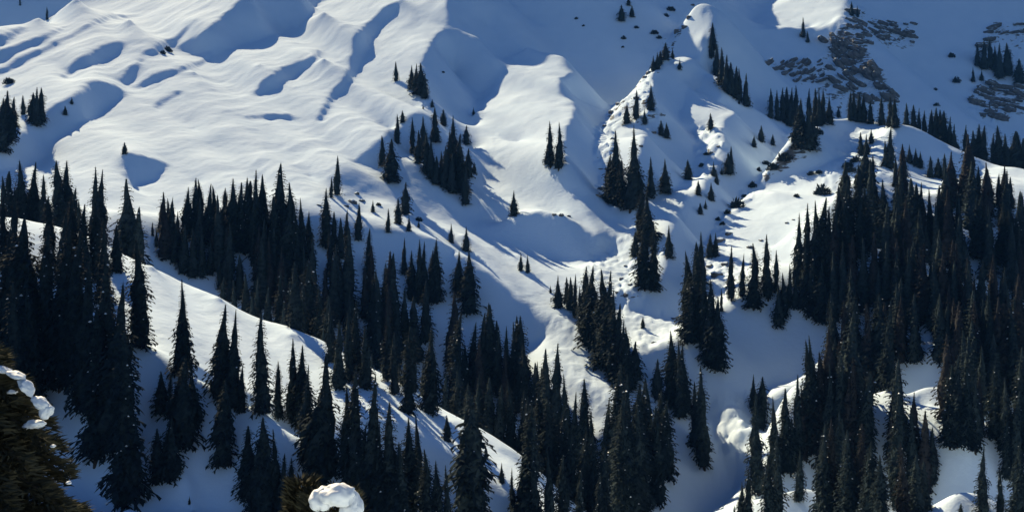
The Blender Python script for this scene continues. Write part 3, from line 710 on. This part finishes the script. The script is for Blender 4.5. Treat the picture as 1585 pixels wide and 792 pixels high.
MASS = {"heart of the right forest": .55, "lower right forest": .6, "second rank at the bottom centre": .6, "lower edge of the middle forest": .5, "spruces in the left hollow": .55,
        "front row of the left forest band": .6, "spruces of the middle forest": .6, "bottom of the right forest": .65, "upper right forest": .7, "bottom-right stand": .8,
        "grove under the cliffs": .8, "end of the ridge line": .9, "spruces under the rock bluff": .7}
_count = {}
for phrase, group, dk, items in STANDS:
    spots = []
    for it in sorted(items, key=lambda q: (q[0], q[1])):
        kind = it[3] if len(it) > 3 else dk
        if kind == 'tall' and len(it) == 3:
            u = (it[0] * 7 + it[1] * 13) % 100
            kind = 'wide' if u < 12 and it[1] < 300 else 'thin' if u < 26 else kind
        x, y, z, h = plant(it[0], it[1], it[2], kind)
        if group in MASS and in_gap(it[0], it[1], CY - z / y * F): continue
        spots.append((x, y, z, max(h, 1.2), kind))
    for i, (x, y, z, h, kind) in enumerate(spots):
        n = len(spots)
        where = ("the only one" if n == 1 else "leftmost" if i == 0 else "rightmost" if i == n - 1 else ordinal(i) + " from left")
        look = {'tall': 'tall dark spruce', 'thin': 'thin ragged spruce', 'wide': 'broad dark spruce', 'brown': 'brownish dark spruce'}[kind]
        if h < 9: look = 'small ' + look.split(' ', 1)[1]
        lab = (look + ', ' + where + ' ' + phrase) if n > 1 else look + ' ' + phrase
        TREES.append((x, y, z, h, kind, lab, group))
# the 300 that show largest are trees of their own; those lost in the dense stands read as one mass
def score(q):
    return q[3] / q[1] * F * MASS.get(q[6], 1.0)
order = sorted(range(len(TREES)), key=lambda i: -score(TREES[i]))
single = set(order[:305])
rest = [TREES[i][:5] for i in range(len(TREES)) if i not in single]
# forest fill: spruces hidden among the named ones
FILL = [([(1290, 330), (1500, 310), (1585, 350), (1585, 560), (1480, 520), (1400, 570), (1300, 600), (1285, 470)], 75, 105),
        ([(1290, 600), (1390, 590), (1380, 790), (1240, 790), (1215, 700)], 26, 140),
        ([(1440, 480), (1585, 500), (1585, 640), (1520, 640), (1450, 560)], 24, 120),
        ([(1380, 650), (1450, 650), (1465, 785), (1390, 790)], 9, 130),
        ([(1450, 570), (1585, 560), (1585, 690), (1560, 640), (1520, 680), (1450, 660)], 22, 120),
        ([(1590, 350), (1780, 380), (1780, 780), (1590, 780)], 28, 120),
        ([(-180, 420), (-5, 420), (-5, 780), (-180, 780)], 8, 170),
        ([(480, 480), (560, 470), (700, 520), (830, 640), (900, 720), (860, 750), (770, 690), (600, 590), (500, 540)], 45, 110),
        ([(240, 400), (330, 400), (470, 430), (490, 520), (450, 510), (340, 455), (240, 410)], 24, 100)]
fr = random.Random(5)
for poly, n, hp in FILL:
    xs = [p[0] for p in poly]; ys = [p[1] for p in poly]; k = 0
    while k < n:
        px, py = fr.uniform(min(xs), max(xs)), fr.uniform(min(ys), max(ys))
        if not poly_mask(poly, np.array([px]), np.array([py]))[0]: continue
        k += 1
        if in_gap(px, py - hp, py): continue
        y = hit(px, py); x = (px - CX) / F * y
        rest.append((x, y, ground_z(x, y), hp * fr.uniform(.5, 1.25) * y / F, 'brown' if fr.random() < .3 else 'tall'))
for ti in sorted(single):
    x, y, z, h, kind, lab, group = TREES[ti]
    c = _count.get(kind, 0); _count[kind] = c + 1
    trunk, crown, snow = KINDS[kind][c % len(KINDS[kind])]
    e = bpy.data.objects.new("spruce_tree", None); COL.objects.link(e)
    e.empty_display_size = .5
    e.location = (x, y, z - .15)
    s = rng.uniform(1.0, 1.26) * (1.18 if y > 400 else .88 if y < 215 else 1)
    e.scale = (h * s, h * s, h)
    e.rotation_euler = (rng.gauss(0, .025), rng.gauss(0, .025), rng.uniform(0, 6.28))
    tag(e, lab, 'tree', group)
    link("trunk", trunk, e)
    cr = link("crown", crown, e)
    if snow is not None and y < 330:
        link("snow_flecks", snow, cr)['kind'] = 'stuff'
LOW = {'tall': [spruce_meshes(s, 22, .165, .35, .03, GREEN, 0) for s in (41, 42, 43)], 'brown': [spruce_meshes(s, 22, .15, .4, .03, BROWN, 0) for s in (44, 45)], 'thin': [spruce_meshes(46, 22, .11, .6, .04, GREEN, 0)], 'wide': [spruce_meshes(s, 20, .23, .3, .02, GREEN, 0) for s in (47, 48)]}
geo_cache = {}
def arrays(me):
    if me.name not in geo_cache:
        v = np.empty(len(me.vertices) * 3); me.vertices.foreach_get('co', v)
        l = np.empty(len(me.loops), np.int64); me.loops.foreach_get('vertex_index', l)
        st = np.empty(len(me.polygons), np.int64); me.polygons.foreach_get('loop_start', st)
        tt = np.empty(len(me.polygons), np.int64); me.polygons.foreach_get('loop_total', tt)
        geo_cache[me.name] = (v.reshape(-1, 3), l, st, tt)
    return geo_cache[me.name]
AV, AL, AS, AT, AM = [], [], [], [], []
ov = ol = 0
for x, y, z, h, kind in rest:
    trunk, crown, _ = fr.choice(LOW[kind])
    a = fr.uniform(0, 6.28); s = h * fr.uniform(.95, 1.25) * (1.15 if y > 400 else 1); ca, sa = math.cos(a), math.sin(a)
    for me_, mi in ((crown, 1 if kind == 'brown' else 0), (trunk, 2)):
        v, l, st, tt = arrays(me_)
        AV.append(np.stack([(v[:, 0] * ca - v[:, 1] * sa) * s + x, (v[:, 0] * sa + v[:, 1] * ca) * s + y, v[:, 2] * h + z - .15], -1))
        AL.append(l + ov); AS.append(st + ol); AT.append(tt); AM.append(np.full(len(tt), mi)); ov += len(v); ol += len(l)
me = bpy.data.meshes.new("spruce_forest")
co = np.concatenate(AV); lo = np.concatenate(AL); st = np.concatenate(AS); tt = np.concatenate(AT)
me.vertices.add(len(co)); me.vertices.foreach_set('co', co.ravel())
me.loops.add(len(lo)); me.loops.foreach_set('vertex_index', lo)
me.polygons.add(len(st)); me.polygons.foreach_set('loop_start', st); me.polygons.foreach_set('loop_total', tt); me.polygons.foreach_set('material_index', np.concatenate(AM))
for m in (GREEN, BROWN, BARK): me.materials.append(m)
me.update(); me.validate()
forest = link("spruce_forest", me)
forest['kind'] = 'stuff'; forest['label'] = "dense dark spruce forest filling the hollows and slopes"; forest['category'] = 'forest'
print('TRIS', sum(len(p.vertices) - 2 for p in me.polygons), len(rest))

# ------------------------------------------------------------------ rocks, bushes
def rock_mat():
    m, nt, b = new_mat("cliff_rock", .9, .1)
    L = nt.links.new
    geo = nd(nt, 'ShaderNodeNewGeometry')
    c = rock_color(nt, geo.outputs['Position'])
    sep = nd(nt, 'ShaderNodeSeparateXYZ'); L(geo.outputs['Normal'], sep.inputs[0])
    n = nd(nt, 'ShaderNodeTexNoise', Scale=.9, Detail=5.0); L(geo.outputs['Position'], n.inputs['Vector'])
    ad = nd(nt, 'ShaderNodeMath', operation='ADD'); L(sep.outputs['Z'], ad.inputs[0]); L(n.outputs[0], ad.inputs[1])
    th = nd(nt, 'ShaderNodeMapRange'); L(ad.outputs[0], th.inputs[0]); th.inputs[1].default_value = 1.12; th.inputs[2].default_value = 1.22
    mix = nd(nt, 'ShaderNodeMixRGB'); L(th.outputs[0], mix.inputs[0]); L(c, mix.inputs[1]); mix.inputs[2].default_value = (.68, .80, .93, 1)
    L(mix.outputs[0], b.inputs['Base Color'])
    return m
ROCK = rock_mat()

def rock_mesh(seed, sx, sy, sz):
    r = random.Random(seed)
    bm = bmesh.new()
    bmesh.ops.create_icosphere(bm, subdivisions=2, radius=1)
    off = Vector((r.uniform(0, 50), r.uniform(0, 50), r.uniform(0, 50)))
    for v in bm.verts:
        p = v.co.copy()
        m = max(abs(p.x), abs(p.y), abs(p.z))
        p = p.lerp(p / m * .85, .75)                       # blocky
        p *= 1 + .28 * mnoise.noise(p * 1.3 + off) + .14 * mnoise.noise(p * 3.1 + off)
        v.co = (p.x * sx, p.y * sy, p.z * sz)
    me = bpy.data.meshes.new("rock"); bm.to_mesh(me); bm.free()
    me.materials.append(ROCK)
    return me
SLABS = [rock_mesh(60 + i, 1.0, .55, .42 + .1 * (i % 3)) for i in range(6)]
OUTCROPS = [
 ("broken grey rock ledges left of the main cliff, above the grove", [(1185, 97), (1268, 88), (1275, 140), (1230, 128), (1195, 108)], 34, (1.8, 4.2), -28),
 ("main grey cliff of tilted slabs above the dense grove", [(1272, 60), (1320, 62), (1352, 95), (1388, 148), (1385, 160), (1315, 158), (1280, 120)], 60, (2.4, 6.0), 35),
 ("dark rock band high beside the top edge spruces", [(1320, 15), (1345, 30), (1415, 35), (1418, 74), (1400, 60), (1382, 52), (1350, 66), (1330, 75), (1312, 55)], 36, (2.2, 5.4), 15),
 ("rock rim arching over the small spruces at the right border", [(1522, 58), (1545, 32), (1584, 32), (1584, 55), (1552, 52), (1530, 70), (1512, 95), (1516, 70)], 20, (2.0, 4.2), -10),
 ("broad grey bluff at the right border below the small spruces", [(1502, 143), (1545, 130), (1584, 134), (1584, 178), (1555, 187), (1520, 188)], 40, (2.4, 5.6), 18),
]
orng = random.Random(21)
for lab, poly, n, (s0, s1), dip in OUTCROPS:
    xs = [p[0] for p in poly]; ys = [p[1] for p in poly]
    cx, cy = sum(xs) / len(xs), max(ys) - 2
    y0 = hit(cx, cy)
    e = bpy.data.objects.new("rock_outcrop", None); COL.objects.link(e)
    e.location = ((cx - CX) / F * y0, y0, ground_z((cx - CX) / F * y0, y0))
    tag(e, lab, 'rock', 'rock outcrops on the far wall')
    k = 0
    while k < n:
        px, py = orng.uniform(min(xs), max(xs)), orng.uniform(min(ys), max(ys))
        if not poly_mask(poly, np.array([px]), np.array([py]))[0]: continue
        k += 1
        y = hit(px, py); x = (px - CX) / F * y; z = ground_z(x, y)
        o = link("rock", orng.choice(SLABS), e)
        s = orng.uniform(s0, s1) * 1.25
        o.location = Vector((x, y, z + .15 * s)) - e.location
        o.scale = (s * orng.uniform(.8, 1.7), s, s * orng.uniform(.6, 1.1))
        o.rotation_euler = (math.radians(orng.uniform(-25, 10)), math.radians(dip + orng.uniform(-14, 14)), orng.uniform(-.5, .5))

def leafy(seed, n, leaf, mat, name):
    """unit half-dome of short twigs"""
    r = random.Random(seed); V, Fc = [], []
    for _ in range(n):
        a = r.uniform(0, 6.283); u = r.random(); q = r.random() ** .45
        st = math.sqrt(1 - u * u)
        c = Vector((math.cos(a) * st * q, math.sin(a) * st * q, u * q * .95))
        c *= 1 + .35 * mnoise.noise(c * 2.2 + Vector((seed, 0, 0)))
        d = (c + Vector((r.uniform(-.4, .4), r.uniform(-.4, .4), r.uniform(.1, .6)))).normalized()
        side = d.orthogonal(); side.rotate(Matrix.Rotation(r.uniform(0, 6.28), 3, d))
        L = leaf * r.uniform(.6, 1.4)
        k = len(V)
        V.extend((c - side * L * .3, c + side * L * .3, c + d * L)); Fc.append((k, k + 1, k + 2))
    return mesh_from(name, V, Fc, (mat,))
BUSH = [leafy(70 + i, 340, .30, GREEN, "juniper_bush") for i in range(3)]
BOULD = [rock_mesh(80 + i, 1.0, .9, .75) for i in range(3)]
def scatter(kind, name, look, cat, phrase, group, items):
    items = sorted(items)
    for i, (px, py, w) in enumerate(items):
        y = hit(px, py); x = (px - CX) / F * y; z = ground_z(x, y)
        o = link(name, kind[i % len(kind)])
        s = w / 2 / F * y
        o.location = (x, y, z - .12 * s)
        o.scale = (s, s * .9, s * (orng.uniform(1.0, 1.5) if cat == 'bush' else orng.uniform(.75, 1.05)))
        o.rotation_euler = (0, 0, orng.uniform(0, 6.28))
        n = len(items)
        where = "leftmost" if i == 0 else "rightmost" if i == n - 1 else ordinal(i) + " from left"
        tag(o, f"{look}, {where} {phrase}", cat, group)
scatter(BUSH, "juniper_bush", "dark low bush", 'bush', "on the sunny right ridge", "bushes on the sunny right ridge", [(1215, 249, 24), (1196, 263, 18), (1255, 271, 11), (1267, 269, 13), (1273, 301, 24), (1312, 259, 17), (1324, 251, 17), (1318, 266, 14), (1306, 286, 15), (1267, 208, 15), (1230, 229, 13), (1233, 305, 9), (1337, 232, 18)])
scatter(BUSH, "juniper_bush", "dark low bush", 'bush', "down the edge of the right gully", "bushes along the right gully", [(1140, 321, 22), (1126, 331, 11), (1111, 341, 9), (1165, 290, 13), (1152, 305, 9), (1185, 255, 11), (1174, 265, 9), (1118, 348, 9), (1086, 258, 10), (1093, 240, 9)])
scatter(BUSH, "juniper_bush", "dark tiny bush", 'bush', "on the shaded upper wall", "bushes on the shaded upper wall", [(965, 61, 8), (985, 44, 8), (1013, 53, 12), (1038, 17, 14), (1031, 26, 9), (1020, 60, 9), (892, 30, 6), (903, 41, 5), (964, 74, 5), (686, 113, 5), (1480, 128, 13), (1473, 89, 11), (1449, 164, 9), (1448, 140, 6)])
scatter(BUSH, "juniper_bush", "dark low bush", 'bush', "on the open left slopes", "bushes on the open left slopes", [(14, 130, 17), (260, 80, 14), (252, 84, 9), (648, 342, 13), (586, 318, 8)])
scatter(BOULD, "boulder", "snow-dusted grey boulder", 'boulder', "along the rocky right crest", "boulders on the rocky right crest", [(1005, 113, 11), (998, 120, 9), (985, 152, 10), (957, 161, 9), (946, 173, 9), (936, 195, 8), (1060, 42, 11), (1048, 48, 12), (1067, 27, 9), (1072, 8, 8), (930, 291, 11), (926, 303, 10), (941, 302, 10), (1012, 205, 9), (992, 226, 9), (948, 215, 9), (1020, 98, 12), (1034, 82, 11)])
scatter(BOULD, "boulder", "grey boulder", 'boulder', "on the crest beside mid-left spruces", "boulders on the mid-left crest", [(545, 313, 18), (535, 319, 12), (560, 311, 12), (494, 318, 8), (552, 300, 9)])
scatter(BOULD, "boulder", "dark boulder", 'boulder', "around the central gully floor", "boulders around the central gully", [(869, 333, 10), (858, 332, 9), (880, 335, 8), (1008, 426, 13), (990, 420, 8), (968, 411, 7), (962, 431, 9), (975, 440, 8), (955, 452, 7), (1012, 530, 9), (1042, 492, 9), (1105, 270, 9), (1100, 236, 9), (1112, 227, 8)])
scatter(BOULD, "boulder", "snow-capped boulder", 'boulder', "above the fringe of right-gully spruces", "boulders above the right-gully fringe", [(1110, 425, 20), (1122, 408, 14), (1098, 412, 12), (1160, 383, 12), (1178, 372, 8), (1115, 372, 18), (1128, 362, 12), (1218, 345, 7), (1228, 340, 6)])

# ------------------------------------------------------------------ foreground: snow-laden young fir and shrub on the camera's own slope
FIRG = foliage_mat("fir_needles", (.034, .037, .028), (.10, .096, .064))
def fir_meshes(seed, height, radius, boughs):
    r = random.Random(seed); V, Fc = [], []; tv, tf = [], []
    tips = []
    for i in range(boughs):
        t = (i + r.random()) / boughs
        z = height * (.06 + .92 * t)
        L = radius * (1 - t) ** .75 * r.uniform(.8, 1.1) + .08
        a = i * 2.399 + r.uniform(-.3, .3)
        ca, sa = math.cos(a), math.sin(a)
        nseg = 10
        prev = None
        for q in range(nseg + 1):
            s = q / nseg
            c = Vector((ca * L * s, sa * L * s, z + L * (.18 * s - .55 * s * s)))
            if prev is not None:
                # woody bough
                k = len(tv); w = .018 * (1 - s * .8)
                sd = Vector((-sa, ca, 0)) * w; up = Vector((0, 0, w))
                tv.extend((prev - sd, prev + up, prev + sd, c - sd, c + up, c + sd)); tf.extend(((k, k + 1, k + 4, k + 3), (k + 1, k + 2, k + 5, k + 4), (k + 2, k, k + 3, k + 5)))
                spread = .22 * L * (1.05 - .75 * s) + .05
                for _ in range(int(60 * (.35 + L / radius))):
                    off = r.uniform(-1, 1) * spread
                    p = prev.lerp(c, r.random()) + Vector((-sa * off, ca * off, -abs(off) * .35 + r.uniform(-.05, .05)))
                    d = Vector((ca * .7 - sa * (off / spread), sa * .7 + ca * (off / spread), r.uniform(-.5, .35))).normalized()
                    side = d.orthogonal(); side.rotate(Matrix.Rotation(r.uniform(0, 6.28), 3, d))
                    l = r.uniform(.07, .16); k = len(V)
                    V.extend((p - side * .014, p + side * .014, p + d * l)); Fc.append((k, k + 1, k + 2))
            prev = c
        tips.append((prev.copy(), L, a))
    for k in range(8):
        a = k * .785
        tv.append(Vector((.07 * math.cos(a), .07 * math.sin(a), -.3)))
    b = len(tv) - 8
    tv.append(Vector((0, 0, height)))
    for k in range(8): tf.append((b + k, b + (k + 1) % 8, b + 8))
    return mesh_from("crown", V, Fc, (FIRG,)), mesh_from("trunk", tv, tf, (BARK,)), tips
def snow_lump(seed, sx, sy, sz, fold=0.0, sub=4, rough=.32):
    bm = bmesh.new(); bmesh.ops.create_icosphere(bm, subdivisions=sub, radius=1)
    off = Vector((seed * 3.7, seed * 1.3, 0))
    for v in bm.verts:
        p = v.co.copy()
        k = 1 + rough * mnoise.noise(p * 1.1 + off) + .16 * mnoise.noise(p * 2.7 + off) + .05 * mnoise.noise(p * 7 + off)
        if fold: k += fold * math.sin(p.x * 5.2 + p.z * 1.5 + 1.2 * mnoise.noise(p * 1.5 + off))
        if p.z < -.1: k *= 1 + .35 * (p.z + .1)
        v.co = (p.x * k * sx, p.y * k * sy, p.z * k * sz)
    me = bpy.data.meshes.new("snow_clump"); bm.to_mesh(me); bm.free()
    me.polygons.foreach_set('use_smooth', [True] * len(me.polygons)); me.materials.append(CLUMP)
    return me
def at(px, py, y): return Vector(((px - CX) / F * y, y, (CY - py) / F * y))
FY = 9.5
gz = float(near_ground(FY))
apex = at(-45, 505, FY)
fir = bpy.data.objects.new("young_fir", None); COL.objects.link(fir)
fir.location = (apex.x, FY, gz)
tag(fir, "young fir with snow lumps on its boughs in the bottom-left corner", 'tree')
crown, trunk, tips = fir_meshes(90, apex.z - gz, 2.0, 120)
cr = link("crown", crown, fir); link("trunk", trunk, fir)
for k, (px, py, w, h, tilt) in enumerate([(3, 573, 13, 6, .2), (24, 581, 15, 6, .45), (41, 600, 15, 8, .9), (62, 624, 15, 9, .7), (71, 638, 10, 15, .3), (54, 657, 15, 8, -.2), (18, 607, 8, 4, .1), (82, 690, 4, 3, 0), (106, 747, 4, 3, 0)]):
    o = link("snow_clump", snow_lump(k + 1, w / F * FY, w / F * FY * .9, h / F * FY, 0, 4), cr)
    p = at(px, py, FY - .12); o.location = p - fir.location; o.rotation_euler = (0, tilt, 0)
SYD = 10.0
g2 = float(near_ground(SYD))
sh = bpy.data.objects.new("snow_capped_shrub", None); COL.objects.link(sh)
c0 = at(512, 800, SYD); sh.location = (c0.x, SYD, g2)
tag(sh, "dark shrub under a rounded cap of snow at the bottom edge", 'shrub')
top = at(512, 762, SYD).z - g2
def shrub_mesh(seed, n, hh, rr):
    r = random.Random(seed); V, Fc = [], []
    for _ in range(n):
        z = hh * r.random() ** .6; a = r.uniform(0, 6.283); q = rr * (.35 + .65 * math.sin(min(z / hh, .98) * 2.6)) * r.random() ** .4
        c = Vector((math.cos(a) * q, math.sin(a) * q, z)); d = Vector((math.cos(a), math.sin(a), r.uniform(.2, 1.2))).normalized()
        side = d.orthogonal(); side.rotate(Matrix.Rotation(r.uniform(0, 6.28), 3, d)); l = r.uniform(.05, .12); k = len(V)
        V.extend((c - side * .013, c + side * .013, c + d * l)); Fc.append((k, k + 1, k + 2))
    return mesh_from("foliage", V, Fc, (FIRG,))
link("foliage", shrub_mesh(95, 6000, top, .42), sh)
stv, stf = [], []
for q in range(7):
    a = q * .9; k = len(stv)
    b0 = Vector((.05 * math.cos(a), .05 * math.sin(a), -.2)); b1 = Vector((.22 * math.cos(a), .22 * math.sin(a), top * .9))
    for p, w in ((b0, .016), (b1, .006)):
        for j in range(3): stv.append(p + Vector((w * math.cos(j * 2.09), w * math.sin(j * 2.09), 0)))
    for j in range(3): stf.append((k + j, k + (j + 1) % 3, k + 3 + (j + 1) % 3, k + 3 + j))
link("stem", mesh_from("stem", stv, stf, (BARK,)), sh)
for k, (px, py, w, h, d) in enumerate([(500, 775, 20, 22, -.28), (522, 768, 26, 20, -.30), (545, 785, 17, 22, -.26)]):
    o = link("snow_clump", snow_lump(20 + k, w / F * SYD, w / F * SYD * .9, h / F * SYD, .07, 4, .22), sh)
    o.location = at(px, py, SYD + d) - sh.location
# dark leafless companion bush beside it
b2 = link("low_shrub", shrub_mesh(97, 4200, at(468, 742, 10.4).z - float(near_ground(10.4)), .22))
b2.location = (at(468, 742, 10.4).x, 10.4, float(near_ground(10.4)))
tag(b2, "slim dark shrub left of the snow-capped shrub at the bottom edge", 'shrub')

# ------------------------------------------------------------------ thin blue mountain air
hz = bpy.data.materials.new("haze"); hz.use_nodes = True
hz.node_tree.nodes.remove(hz.node_tree.nodes['Principled BSDF'])
pvn = hz.node_tree.nodes.new('ShaderNodeVolumePrincipled')
pvn.inputs['Color'].default_value = (.10, .36, 1.0, 1)
pvn.inputs['Density'].default_value = .00005
hz.node_tree.links.new(pvn.outputs[0], hz.node_tree.nodes['Material Output'].inputs['Volume'])
zlo, zhi = float(VZ.min()) - 1.5, max(float(VZ.max()), 5) + 45
xl, xh, yl, yh = float(VX.min()) - 30, float(VX.max()) + 30, -40.0, Y1 + 30
hv = [(x, y, z) for z in (zlo, zhi) for x, y in ((xl, yl), (xh, yl), (xh, yh), (xl, yh))]
haze = link("haze", mesh_from("haze", hv, [(3, 2, 1, 0), (4, 5, 6, 7), (0, 1, 5, 4), (1, 2, 6, 5), (2, 3, 7, 6), (3, 0, 4, 7)], (hz,)))
haze['kind'] = 'stuff'; haze['label'] = "thin blue haze hanging over the whole valley"; haze['category'] = 'haze'
